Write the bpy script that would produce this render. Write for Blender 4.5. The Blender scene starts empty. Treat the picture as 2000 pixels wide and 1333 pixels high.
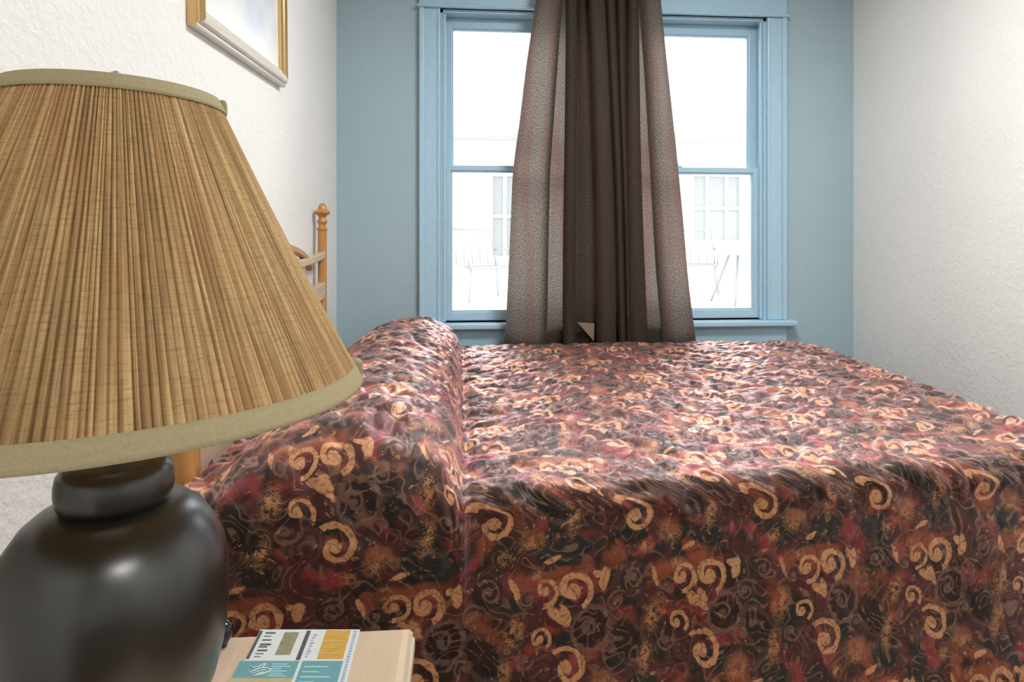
import bpy, bmesh, math, random
import numpy as np
from mathutils import Vector, Matrix
S = bpy.context.scene
COL = S.collection
R = math.radians
rng = np.random.default_rng(7)
random.seed(7)

# ------------------------------------------------------------------ camera, sky, exposure
CAMZ, YAW, FPX, HOR = 1.05, R(4.57), 1250.0, 470.0
cd = bpy.data.cameras.new('camera')
cam = bpy.data.objects.new('camera', cd); COL.objects.link(cam)
cam.location = (0, 0, CAMZ)
cam.rotation_euler = (R(90), 0, -YAW)
cd.sensor_width = 36; cd.lens = 36 * FPX / 2000
cd.shift_y = (HOR - 666.5) / 2000
cd.clip_start = 0.02
S.camera = cam

S.view_settings.view_transform = 'Standard'
S.view_settings.look = 'None'
S.view_settings.exposure = 0.28
S.view_settings.gamma = 1.0
S.view_settings.use_curve_mapping = False

w = bpy.data.worlds.new('overcast_sky'); S.world = w; w.use_nodes = True
bg = w.node_tree.nodes['Background']
bg.inputs['Color'].default_value = (0.95, 0.98, 1.0, 1)
bg.inputs['Strength'].default_value = 6.5

def light(name, kind, loc, power, color, rot=(0, 0, 0), size=0.3, size_y=None, radius=None):
    l = bpy.data.lights.new(name, kind); l.energy = power; l.color = color
    o = bpy.data.objects.new(name, l); COL.objects.link(o); o.location = loc; o.rotation_euler = rot
    if kind == 'AREA':
        l.shape = 'DISK' if size_y is None else 'RECTANGLE'; l.size = size
        if size_y: l.size_y = size_y
    elif radius: l.shadow_soft_size = radius
    return o
# two unseen lamps added to lift the room's brightness
light('added_fill_over_bed', 'AREA', (0.75, 1.55, 2.43), 30, (1.0, 0.985, 0.96), size=0.5)
light('added_fill_entry', 'AREA', (0.85, -1.0, 2.43), 31, (1.0, 0.98, 0.94), size=0.8)
# portal that only helps the sky light find the window
pt = light('window_portal', 'AREA', (0.68, 3.16, 1.42), 1, (1, 1, 1), rot=(R(-90), 0, 0), size=1.7, size_y=1.6)
pt.data.cycles.is_portal = True

# ------------------------------------------------------------------ helpers
def px(u, v, X=None, Y=None, Z=None):
    """point of the room seen at photo pixel (u, v) on the plane X=, Y= or Z="""
    a = (u - 1000) / FPX
    c, s = math.cos(YAW), math.sin(YAW)
    d = Vector((a * c + s, -a * s + c, (HOR - v) / FPX))
    t = X / d.x if X is not None else Y / d.y if Y is not None else (Z - CAMZ) / d.z
    return Vector((0, 0, CAMZ)) + d * t

def tag(o, label=None, cat=None, group=None, kind=None):
    if label: o['label'] = label
    if cat: o['category'] = cat
    if group: o['group'] = group
    if kind: o['kind'] = kind
    return o

def empty(name, loc=(0, 0, 0), rot=(0, 0, 0)):
    o = bpy.data.objects.new(name, None); COL.objects.link(o)
    o.location = loc; o.rotation_euler = rot; o.empty_display_size = 0.05
    return o

def link_mesh(name, me, mat, parent=None, smooth=None):
    if mat: me.materials.append(mat)
    o = bpy.data.objects.new(name, me); COL.objects.link(o)
    if parent is not None: o.parent = parent
    if smooth is True:
        me.polygons.foreach_set('use_smooth', [True] * len(me.polygons))
    elif smooth:
        me.polygons.foreach_set('use_smooth', [True] * len(me.polygons))
        me.set_sharp_from_angle(angle=R(smooth))
    return o

class MB:
    """collects shapes that become ONE mesh"""
    def __init__(self): self.bm = bmesh.new()
    def box(self, lo, hi, bevel=0.0, seg=2, rot=None):
        lo, hi = Vector(lo), Vector(hi)
        r = bmesh.ops.create_cube(self.bm, size=1)
        vs = r['verts']
        for v in vs:
            v.co = Vector((v.co.x * (hi.x - lo.x), v.co.y * (hi.y - lo.y), v.co.z * (hi.z - lo.z)))
        mid = (lo + hi) / 2
        if bevel:
            es = list({e for v in vs for e in v.link_edges})
            rb = bmesh.ops.bevel(self.bm, geom=es, offset=bevel, segments=seg, affect='EDGES', profile=0.5)
            vs = list({v for f in rb['faces'] for v in f.verts} | {v for v in vs if v.is_valid})
        for v in vs:
            p = v.co.copy()
            if rot is not None: p = rot @ p
            v.co = p + mid
        return self
    def lathe(self, prof, seg=48, axis=(0, 0, 0)):
        ax = Vector(axis); rings = []
        for r, z in prof:
            if r < 1e-5: rings.append([self.bm.verts.new(ax + Vector((0, 0, z)))])
            else:
                rings.append([self.bm.verts.new(ax + Vector((r * math.cos(2 * math.pi * i / seg), r * math.sin(2 * math.pi * i / seg), z))) for i in range(seg)])
        for a, b in zip(rings, rings[1:]):
            for i in range(seg):
                j = (i + 1) % seg
                q = [a[i % len(a)], a[j % len(a)], b[j % len(b)], b[i % len(b)]]
                q2 = []
                for v in q:
                    if v not in q2: q2.append(v)
                if len(q2) > 2:
                    try: self.bm.faces.new(q2)
                    except ValueError: pass
        return self
    def tube(self, pts, r, seg=10, caps=True, closed=False):
        pts = [Vector(p) for p in pts]; n = len(pts); rings = []
        up = Vector((0, 0, 1))
        for i, p in enumerate(pts):
            if closed: d = pts[(i + 1) % n] - pts[i - 1]
            else: d = pts[min(i + 1, n - 1)] - pts[max(i - 1, 0)]
            d.normalize()
            ref = up if abs(d.dot(up)) < 0.95 else Vector((1, 0, 0))
            a = d.cross(ref).normalized(); b = d.cross(a).normalized()
            rr = r[i] if isinstance(r, (list, tuple)) else r
            rings.append([self.bm.verts.new(p + (a * math.cos(2 * math.pi * k / seg) + b * math.sin(2 * math.pi * k / seg)) * rr) for k in range(seg)])
        pairs = list(zip(rings, rings[1:])) + ([(rings[-1], rings[0])] if closed else [])
        for A, B in pairs:
            for k in range(seg):
                self.bm.faces.new([A[k], A[(k + 1) % seg], B[(k + 1) % seg], B[k]])
        if caps and not closed:
            self.bm.faces.new(rings[0]); self.bm.faces.new(rings[-1][::-1])
        return self
    def sweep_rect(self, prof, path_fn, n):
        """sweeps a closed 2-D profile: path_fn(i) -> function (a,b)->Vector"""
        rings = []
        for i in range(n):
            f = path_fn(i); rings.append([self.bm.verts.new(f(a, b)) for a, b in prof])
        m = len(prof)
        for A, B in zip(rings, rings[1:]):
            for k in range(m):
                self.bm.faces.new([A[k], A[(k + 1) % m], B[(k + 1) % m], B[k]])
        self.bm.faces.new(rings[0]); self.bm.faces.new(rings[-1][::-1])
        return self
    def poly(self, pts, depth=None):
        vs = [self.bm.verts.new(Vector(p)) for p in pts]
        f = self.bm.faces.new(vs)
        if depth is not None:
            r = bmesh.ops.extrude_face_region(self.bm, geom=[f])
            for v in r['geom']:
                if isinstance(v, bmesh.types.BMVert): v.co += Vector(depth)
        return self
    def build(self, name, mat, parent=None, smooth=None, loc=None):
        bmesh.ops.recalc_face_normals(self.bm, faces=self.bm.faces)
        me = bpy.data.meshes.new(name); self.bm.to_mesh(me); self.bm.free()
        o = link_mesh(name, me, mat, parent, smooth)
        if loc is not None: o.location = loc
        return o

def grid_mesh(name, P, mat, parent=None, uv=None, close_u=False):
    """P: (n,m,3) array of points -> quad sheet; uv (n,m,2)"""
    n, m = P.shape[:2]
    me = bpy.data.meshes.new(name)
    idx = np.arange(n * m).reshape(n, m)
    if close_u: idx = np.concatenate([idx, idx[:1]], 0)
    q = np.stack([idx[:-1, :-1], idx[1:, :-1], idx[1:, 1:], idx[:-1, 1:]], -1).reshape(-1, 4)
    me.vertices.add(n * m); me.vertices.foreach_set('co', P.reshape(-1).astype(np.float32))
    me.loops.add(q.size); me.loops.foreach_set('vertex_index', q.reshape(-1).astype(np.int32))
    me.polygons.add(len(q)); me.polygons.foreach_set('loop_start', (np.arange(len(q)) * 4).astype(np.int32))
    me.polygons.foreach_set('loop_total', np.full(len(q), 4, np.int32))
    me.update(calc_edges=True)
    if uv is not None:
        l = me.uv_layers.new(name='UVMap')
        l.data.foreach_set('uv', uv.reshape(-1, 2)[q.reshape(-1)].reshape(-1).astype(np.float32))
    me.validate()
    return link_mesh(name, me, mat, parent, True)

# ------------------------------------------------------------------ node helper
class NT:
    def __init__(self, name, rough=0.5, spec=0.5, color=None, metallic=0.0):
        self.m = bpy.data.materials.new(name); self.m.use_nodes = True
        self.t = self.m.node_tree; self.b = self.t.nodes['Principled BSDF']
        self.out = self.t.nodes['Material Output']
        self.b.inputs['Roughness'].default_value = rough
        self.b.inputs['Specular IOR Level'].default_value = spec
        self.b.inputs['Metallic'].default_value = metallic
        if color: self.b.inputs['Base Color'].default_value = (*color, 1)
    def n(self, typ, **kw):
        nd = self.t.nodes.new(typ)
        for k, v in kw.items(): setattr(nd, k, v)
        return nd
    def put(self, sock, v):
        if isinstance(v, bpy.types.NodeSocket): self.t.links.new(v, sock)
        elif v is not None:
            if sock.type == 'RGBA' and not hasattr(v, '__len__'): v = (v, v, v, 1)
            if sock.type == 'RGBA' and len(v) == 3: v = (*v, 1)
            sock.default_value = v
    def math(self, op, a, b=None, c=None, clamp=False):
        nd = self.n('ShaderNodeMath', operation=op, use_clamp=clamp)
        for s, v in zip(nd.inputs, (a, b, c)): self.put(s, v)
        return nd.outputs[0]
    def vmath(self, op, a, b=None, scale=None):
        nd = self.n('ShaderNodeVectorMath', operation=op)
        self.put(nd.inputs[0], a)
        if b is not None: self.put(nd.inputs[1], b)
        if scale is not None: self.put(nd.inputs['Scale'], scale)
        return nd.outputs['Value'] if op in ('LENGTH', 'DOT_PRODUCT', 'DISTANCE') else nd.outputs['Vector']
    def step(self, v, lo, hi):
        nd = self.n('ShaderNodeMapRange', interpolation_type='SMOOTHSTEP')
        self.put(nd.inputs['Value'], v); nd.inputs['From Min'].default_value = lo; nd.inputs['From Max'].default_value = hi
        return nd.outputs[0]
    def remap(self, v, a, b, c, d):
        nd = self.n('ShaderNodeMapRange'); self.put(nd.inputs['Value'], v)
        for k, x in zip(('From Min', 'From Max', 'To Min', 'To Max'), (a, b, c, d)): nd.inputs[k].default_value = x
        return nd.outputs[0]
    def mix(self, f, a, b, blend='MIX'):
        nd = self.n('ShaderNodeMix', data_type='RGBA', blend_type=blend)
        self.put(nd.inputs[0], f); self.put(nd.inputs[6], a); self.put(nd.inputs[7], b)
        return nd.outputs[2]
    def noise(self, vec, scale, detail=3, rough=0.5, dist=0.0, dim='3D'):
        nd = self.n('ShaderNodeTexNoise', noise_dimensions=dim)
        if vec is not None: self.put(nd.inputs['Vector'], vec)
        nd.inputs['Scale'].default_value = scale; nd.inputs['Detail'].default_value = detail
        nd.inputs['Roughness'].default_value = rough; nd.inputs['Distortion'].default_value = dist
        return nd.outputs
    def voronoi(self, vec, scale, feature='F1', rand=1.0):
        nd = self.n('ShaderNodeTexVoronoi', feature=feature)
        self.put(nd.inputs['Vector'], vec); nd.inputs['Scale'].default_value = scale
        nd.inputs['Randomness'].default_value = rand
        return nd.outputs
    def ramp(self, v, stops, interp='LINEAR'):
        nd = self.n('ShaderNodeValToRGB'); self.put(nd.inputs[0], v)
        cr = nd.color_ramp; cr.interpolation = interp
        while len(cr.elements) < len(stops): cr.elements.new(0.5)
        for e, (p, c) in zip(cr.elements, stops): e.position = p; e.color = (*c, 1)
        return nd.outputs[0]
    def coord(self, which='Object'): return self.n('ShaderNodeTexCoord').outputs[which]
    def scale(self, v, xyz): return self.vmath('MULTIPLY', v, xyz)
    def sep(self, v):
        nd = self.n('ShaderNodeSeparateXYZ'); self.put(nd.inputs[0], v); return nd.outputs
    def comb(self, x, y, z=0.0):
        nd = self.n('ShaderNodeCombineXYZ')
        for s, v in zip(nd.inputs, (x, y, z)): self.put(s, v)
        return nd.outputs[0]
    def color(self, v): self.put(self.b.inputs['Base Color'], v); return self
    def rough(self, v): self.put(self.b.inputs['Roughness'], v); return self
    def bump(self, h, strength=0.3, dist=0.01):
        nd = self.n('ShaderNodeBump'); self.put(nd.inputs['Height'], h)
        nd.inputs['Strength'].default_value = strength; nd.inputs['Distance'].default_value = dist
        self.put(self.b.inputs['Normal'], nd.outputs[0]); return self

def rgb(r, g, b):
    f = lambda c: ((c / 255 + 0.055) / 1.055) ** 2.4 if c > 10 else c / 255 / 12.92
    return (f(r), f(g), f(b))

# ------------------------------------------------------------------ materials
def wall_mat(name, col, tex=0.35):
    k = NT(name, rough=0.62, spec=0.3)
    o = k.coord()
    n1 = k.noise(o, 55, 4, 0.6)[0]; n2 = k.noise(o, 2.2, 2)[0]
    h = k.step(n1, 0.42, 0.68)
    k.color(k.mix(k.remap(n2, 0.3, 0.7, 0.0, 1.0), tuple(c * 0.96 for c in col), col))
    k.bump(h, tex, 0.004)
    return k.m
M = {}
M['white_wall'] = wall_mat('white_plaster', (0.85, 0.855, 0.84), 0.30)
M['blue_wall'] = wall_mat('blue_plaster', (0.385, 0.525, 0.59), 0.12)
M['ceiling'] = wall_mat('ceiling_white', (0.8, 0.79, 0.75), 0.3)

def paint(name, col, rough=0.32):
    k = NT(name, rough=rough, spec=0.5)
    o = k.coord()
    n = k.noise(o, 30, 3)[0]
    k.color(k.mix(k.remap(n, 0.3, 0.7, 0, 1), tuple(c * 0.95 for c in col), col))
    k.bump(k.noise(k.scale(o, (40, 40, 8)), 1.0, 3)[0], 0.08, 0.004)
    return k.m
M['trim_blue'] = paint('blue_gloss_paint', (0.42, 0.63, 0.775))

def wood(name, c0, c1, rough=0.35, axis=2, scale=9):
    k = NT(name, rough=rough, spec=0.5)
    o = k.coord()
    st = [12, 12, 12]; st[axis] = 1.2
    v = k.scale(o, tuple(st))
    n = k.noise(v, scale * 0.5, 5, 0.6, 1.2)[0]
    k.color(k.ramp(n, [(0.3, c0), (0.7, c1)]))
    k.bump(n, 0.05, 0.002)
    return k.m
M['honey'] = wood('honey_wood', (0.42, 0.185, 0.045), (0.58, 0.30, 0.095), 0.3)
M['honey_glare'] = wood('honey_wood_glare', (0.60, 0.42, 0.25), (0.70, 0.53, 0.36), 0.22, axis=1)  # glare on the varnished rails, put into a paler wood colour
M['maple'] = wood('pale_maple', (0.48, 0.355, 0.25), (0.54, 0.415, 0.30), 0.4, axis=1)
M['maple_edge'] = wood('pale_edge', (0.42, 0.38, 0.28), (0.50, 0.455, 0.34), 0.45, axis=1)
M['floor'] = wood('floor_boards', (0.09, 0.05, 0.026), (0.16, 0.09, 0.045), 0.4, axis=1, scale=3)

def simple(name, col, rough=0.5, metallic=0.0, spec=0.5, var=0.08, sc=60):
    k = NT(name, rough=rough, spec=spec, metallic=metallic)
    n = k.noise(k.coord(), sc, 3)[0]
    k.color(k.mix(k.remap(n, 0.3, 0.7, 0, 1), tuple(c * (1 - var) for c in col), col))
    return k.m
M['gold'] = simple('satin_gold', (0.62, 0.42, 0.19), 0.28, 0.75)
M['gold_lit'] = simple('satin_gold_lit', (0.74, 0.70, 0.62), 0.3, 0.1)  # the frame's gold with white room reflections put into its colour
M['metal'] = simple('brushed_metal', (0.6, 0.6, 0.58), 0.3, 1.0)
M['black_gloss'] = simple('black_gloss', (0.012, 0.012, 0.018), 0.07)
M['mattress'] = simple('mattress_ticking', (0.75, 0.73, 0.68), 0.8)
M['linen_white'] = simple('white_linen', (0.8, 0.79, 0.76), 0.8)
M['bulb'] = simple('frosted_bulb', (0.85, 0.83, 0.78), 0.4)

def glass():
    k = NT('window_glass')
    k.t.nodes.remove(k.b)
    tr = k.n('ShaderNodeBsdfTransparent'); gl = k.n('ShaderNodeBsdfGlossy'); gl.inputs['Roughness'].default_value = 0.02
    df = k.n('ShaderNodeBsdfTranslucent'); df.inputs['Color'].default_value = (0.9, 0.9, 0.9, 1)
    fr = k.n('ShaderNodeFresnel'); fr.inputs['IOR'].default_value = 1.45
    m1 = k.n('ShaderNodeMixShader'); m1.inputs[0].default_value = 0.03      # veil of window glare, mixed into the panes as pale haze
    k.t.links.new(tr.outputs[0], m1.inputs[1]); k.t.links.new(df.outputs[0], m1.inputs[2])
    m2 = k.n('ShaderNodeMixShader')
    k.t.links.new(fr.outputs[0], m2.inputs[0]); k.t.links.new(m1.outputs[0], m2.inputs[1]); k.t.links.new(gl.outputs[0], m2.inputs[2])
    k.t.links.new(m2.outputs[0], k.out.inputs[0])
    return k.m
M['glass'] = glass()

# ---- the swirl-printed bedspread
def spread_mat():
    k = NT('swirl_print', rough=0.62, spec=0.35)
    uv = k.coord('UV')
    wob = k.noise(uv, 16, 2)[1]
    p = k.vmath('ADD', uv, k.vmath('SCALE', k.vmath('SUBTRACT', wob, (0.5, 0.5, 0.5)), scale=0.022))
    x, y, _ = k.sep(p)
    TW, TH = 0.266, 0.262
    row = k.math('FLOOR', k.math('DIVIDE', y, TH))
    lx = k.math('MULTIPLY', k.math('SUBTRACT', k.math('FRACT', k.math('ADD', k.math('DIVIDE', x, TW), k.math('MULTIPLY', row, 0.5))), 0.5), TW)
    ly = k.math('MULTIPLY', k.math('SUBTRACT', k.math('FRACT', k.math('DIVIDE', y, TH)), 0.5), TH)
    loc = k.comb(lx, ly)
    fine = k.noise(uv, 420, 2)[0]; mid = k.noise(uv, 90, 3)[0]; big = k.noise(uv, 9, 3, 0.55)[0]; big2 = k.noise(k.vmath('ADD', uv, (3.1, 7.7, 0)), 13, 3)[0]
    dark, maroon, rust, cream, taupe, char = rgb(48, 31, 26), rgb(78, 37, 34), rgb(142, 72, 48), rgb(198, 144, 100), rgb(112, 84, 70), rgb(34, 34, 32)
    red, grey = rgb(142, 52, 52), rgb(92, 84, 86)
    # ground colours in soft patches
    c = k.mix(k.step(big, 0.42, 0.55), dark, maroon)
    c = k.mix(k.step(big2, 0.52, 0.60), c, char)
    c = k.mix(k.math('MULTIPLY', k.step(k.noise(k.vmath('ADD', uv, (9.3, 1.2, 0)), 13, 4)[0], 0.56, 0.66), 0.7), c, rust)
    c = k.mix(k.math('MULTIPLY', k.step(k.noise(k.vmath('ADD', uv, (1.3, 5.2, 0)), 15, 4)[0], 0.54, 0.64), 0.75), c, red)
    def about(cx, cy):
        dx = k.math('MULTIPLY', k.math('SUBTRACT', k.math('FRACT', k.math('ADD', k.math('DIVIDE', k.math('SUBTRACT', lx, cx), TW), 0.5)), 0.5), TW)
        return k.comb(dx, k.math('SUBTRACT', ly, cy))
    def blob(cx, cy, rx, ry, rot=0.0, soft=0.25, rag=0.5):
        d = about(cx, cy)
        if rot:
            nd = k.n('ShaderNodeVectorRotate', rotation_type='Z_AXIS'); k.put(nd.inputs['Vector'], d); nd.inputs['Angle'].default_value = R(rot); d = nd.outputs[0]
        l = k.vmath('LENGTH', k.vmath('DIVIDE', d, (rx, ry, 1)))
        l = k.math('ADD', l, k.math('MULTIPLY', k.math('SUBTRACT', mid, 0.5), rag))
        return k.math('SUBTRACT', 1.0, k.step(l, 1 - soft, 1.0)), l
    def spiral(cx, cy, rad, turns, rot, chir, amax, w0=0.42):
        d = about(cx, cy)
        dx, dy, _ = k.sep(d)
        th = k.math('MULTIPLY', k.math('DIVIDE', k.math('ARCTAN2', dy, dx), 2 * math.pi), chir)
        r = k.math('MULTIPLY', k.vmath('LENGTH', d), turns / rad)
        r = k.math('ADD', r, k.math('MULTIPLY', k.math('SUBTRACT', mid, 0.5), 0.25))
        q = k.math('SUBTRACT', r, k.math('ADD', th, rot))
        ph = k.math('FRACT', q); A = k.math('SUBTRACT', r, ph)
        band = k.math('SUBTRACT', 1.0, k.step(ph, w0 - 0.05, w0 + 0.05))
        band = k.math('MULTIPLY', band, k.step(ph, 0.0, 0.05))
        m = k.math('MULTIPLY', band, k.math('LESS_THAN', A, amax))
        return k.math('MAXIMUM', m, k.math('LESS_THAN', r, 0.40))
    def speck(m, th=0.5):
        return k.math('MULTIPLY', m, k.step(k.math('ADD', k.math('MULTIPLY', fine, 0.5), k.math('MULTIPLY', mid, 0.5)), th, th + 0.03))
    # dim shapes first: paisley bodies, ringed flowers, dusky curls
    def body_(a, fill, edge, fs=0.9, es=0.8):
        nonlocal c
        b, l = blob(*a); c = k.mix(k.math('MULTIPLY', b, fs), c, fill)
        ring = k.math('MULTIPLY', k.step(l, 0.80, 0.90), k.math('SUBTRACT', 1.0, k.step(l, 1.02, 1.14)))
        c = k.mix(k.math('MULTIPLY', ring, es), c, edge)
    body_((-0.030, 0.014, 0.036, 0.040, 20), rgb(38, 23, 23), taupe)
    body_((0.050, 0.094, 0.034, 0.030, 0), rgb(40, 30, 26), rgb(72, 54, 46), 0.7, 0.6)
    body_((0.040, -0.020, 0.030, 0.050, -35), rgb(30, 25, 22), rgb(82, 62, 52), 0.85, 0.7)
    body_((0.070, -0.100, 0.040, 0.022, 12), char, rgb(70, 58, 50), 0.95, 0.5)
    b, l = blob(-0.122, -0.052, 0.036, 0.040); c = k.mix(k.math('MULTIPLY', b, 0.85), c, rgb(80, 44, 38))
    w2 = k.math('GREATER_THAN', k.math('SINE', k.math('MULTIPLY', l, 17)), 0.45)
    c = k.mix(k.math('MULTIPLY', k.math('MULTIPLY', w2, b), 0.75), c, rgb(46, 24, 24))
    for a in ((0.051, 0.093, 0.022, 1.75, 0.1, 1, 1.5), (0.018, 0.054, 0.021, 1.75, 0.6, -1, 1.5), (0.004, -0.030, 0.018, 1.3, 0.4, 1, 1.1), (0.120, 0.075, 0.020, 1.5, 0.3, -1, 1.3), (-0.036, 0.016, 0.020, 1.3, 0.7, 1, 1.1), (0.112, -0.030, 0.019, 1.4, 0.2, 1, 1.2)):
        c = k.mix(k.math('MULTIPLY', spiral(*a, w0=0.42), 0.8), c, taupe)
    # marbled curling outlines running between the figures
    mz = k.noise(k.vmath('ADD', uv, (4.4, 2.9, 0)), 15, 1, 0.4, 0.6)[0]
    cl = k.math('ABSOLUTE', k.math('SUBTRACT', k.math('FRACT', k.math('MULTIPLY', mz, 9)), 0.5))
    ln = k.math('SUBTRACT', 1.0, k.step(cl, 0.05, 0.16))
    gate = k.step(k.noise(k.vmath('ADD', uv, (8.1, 0.4, 0)), 20, 2)[0], 0.46, 0.56)
    c = k.mix(k.math('MULTIPLY', k.math('MULTIPLY', ln, gate), 0.75), c, rgb(124, 92, 72))
    c = k.mix(k.math('MULTIPLY', speck(k.math('MULTIPLY', ln, k.math('SUBTRACT', 1.0, gate)), 0.54), 0.8), c, rgb(190, 140, 94))
    # speckled patches
    for a in ((0.094, 0.022, 0.026, 0.046, 20), (0.076, -0.055, 0.017, 0.050, 14), (-0.006, -0.085, 0.034, 0.030, 0), (-0.055, -0.112, 0.020, 0.018, 0), (-0.128, 0.112, 0.024, 0.018, 0)):
        b, _ = blob(*a, soft=0.7, rag=1.6); c = k.mix(speck(b, 0.48), c, rgb(178, 126, 82))
    b, _ = blob(-0.006, -0.078, 0.026, 0.018, 10, soft=0.5, rag=1.0); c = k.mix(k.math('MULTIPLY', b, 0.7), c, rgb(140, 84, 54))
    # bright cream hooks, cup and flame
    for a in ((-0.085, 0.112, 0.070, 0.022, -6), (0.108, 0.104, 0.024, 0.026, 20)):
        b, _ = blob(*a, soft=0.6, rag=0.9); c = k.mix(k.math('MULTIPLY', b, 0.8), c, rust)
    bright = None
    for a in ((-0.114, 0.088, 0.0225, 1.15, -0.05, -1, 1.22, 0.44), (-0.062, 0.088, 0.0275, 1.15, -0.05, -1, 1.14, 0.52),
              (-0.126, 0.006, 0.0195, 1.15, -0.02, -1, 1.12, 0.44), (-0.074, -0.054, 0.030, 1.15, -0.15, 1, 1.22, 0.42)):
        m = spiral(*a[:7], w0=a[7]); bright = m if bright is None else k.math('MAXIMUM', bright, m)
    for a in ((-0.004, 0.098, 0.011, 0.022, 10), (-0.016, 0.108, 0.012, 0.008, 25), (-0.092, 0.044, 0.022, 0.010, 35), (-0.078, 0.042, 0.010, 0.024, -20), (0.097, 0.094, 0.006, 0.024, -15), (0.030, -0.118, 0.018, 0.006, -20)):
        b, _ = blob(*a, rag=0.9); bright = k.math('MAXIMUM', bright, b)
    cc = k.mix(k.step(k.noise(uv, 150, 3, 0.6)[0], 0.52, 0.64), cream, rgb(150, 92, 54))
    c = k.mix(k.math('MULTIPLY', bright, 0.95), c, cc)
    c = k.mix(0.35, c, k.mix(1.0, c, k.mix(mid, (0.45, 0.45, 0.45), (1.5, 1.5, 1.5)), 'MULTIPLY'))
    # stitched seams: dark threads
    e = k.voronoi(k.vmath('ADD', uv, k.vmath('SCALE', wob, scale=0.03)), 17, 'DISTANCE_TO_EDGE', 0.9)[0]
    c = k.mix(k.math('MULTIPLY', k.math('SUBTRACT', 1.0, k.step(e, 0.006, 0.03)), 0.4), c, rgb(38, 24, 24))
    k.color(c)
    h = k.math('ADD', k.math('MULTIPLY', k.step(e, 0.0, 0.22), 1.0), k.math('MULTIPLY', k.noise(uv, 38, 3)[0], 0.5))
    h = k.math('ADD', h, k.math('MULTIPLY', fine, 0.02))
    k.bump(h, 0.28, 0.006)
    k.b.inputs['Sheen Weight'].default_value = 1.0
    k.b.inputs['Sheen Roughness'].default_value = 0.3
    gm = k.n('ShaderNodeGamma'); k.put(gm.inputs['Color'], c); gm.inputs['Gamma'].default_value = 0.33
    lit = k.vmath('MULTIPLY', gm.outputs[0], (1.70, 1.52, 1.68))
    k.put(k.b.inputs['Sheen Tint'], lit)
    # glazed satin threads: a tinted lustre that grows towards grazing angles
    nrm = k.b.inputs['Normal'].links[0].from_socket
    gl = k.n('ShaderNodeBsdfGlossy'); gl.inputs['Roughness'].default_value = 0.46
    k.put(gl.inputs['Color'], lit); k.put(gl.inputs['Normal'], nrm)
    lw = k.n('ShaderNodeLayerWeight'); lw.inputs['Blend'].default_value = 0.5; k.put(lw.inputs['Normal'], nrm)
    fac = k.math('MULTIPLY', k.math('POWER', lw.outputs['Facing'], 2.1), 1.0, clamp=True)
    ms = k.n('ShaderNodeMixShader'); k.put(ms.inputs[0], fac)
    k.t.links.new(k.b.outputs[0], ms.inputs[1]); k.t.links.new(gl.outputs[0], ms.inputs[2])
    k.t.links.new(ms.outputs[0], k.out.inputs[0])
    return k.m
M['spread'] = spread_mat()

def curtain_mat():
    k = NT('curtain_cloth', rough=0.85, spec=0.15)
    uv = k.coord('UV')
    u, v, _ = k.sep(uv)
    weave = k.noise(k.scale(uv, (900, 500, 1)), 1.0, 2)[0]
    mott = k.noise(k.scale(uv, (210, 150, 1)), 1.0, 4, 0.8)[0]
    band = k.noise(k.scale(uv, (14, 0.9, 1)), 1.0, 2)[0]
    base = k.mix(k.step(band, 0.42, 0.58), rgb(82, 76, 66), rgb(88, 76, 68))
    base = k.mix(k.math('MULTIPLY', k.step(mott, 0.35, 0.65), 0.5), base, rgb(58, 52, 45))
    k.color(base)
    tcol = k.mix(k.step(band, 0.46, 0.56), (0.38, 0.35, 0.315), (0.38, 0.235, 0.20))
    tcol = k.mix(k.step(mott, 0.46, 0.53), tcol, (0.10, 0.048, 0.04))
    tcol = k.mix(k.math('MULTIPLY', k.step(weave, 0.45, 0.6), 0.45), tcol, (0.30, 0.285, 0.26))
    hem = k.math('LESS_THAN', v, 0.055)
    tcol = k.mix(k.math('MULTIPLY', hem, 0.75), tcol, (0.06, 0.05, 0.045))
    tr = k.n('ShaderNodeBsdfTranslucent'); k.put(tr.inputs['Color'], tcol)
    ms = k.n('ShaderNodeMixShader'); ms.inputs[0].default_value = 0.52
    k.t.links.new(k.b.outputs[0], ms.inputs[1]); k.t.links.new(tr.outputs[0], ms.inputs[2])
    k.t.links.new(ms.outputs[0], k.out.inputs[0])
    k.bump(k.math('ADD', weave, mott), 0.25, 0.002)
    return k.m
M['curtain'] = curtain_mat()

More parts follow.
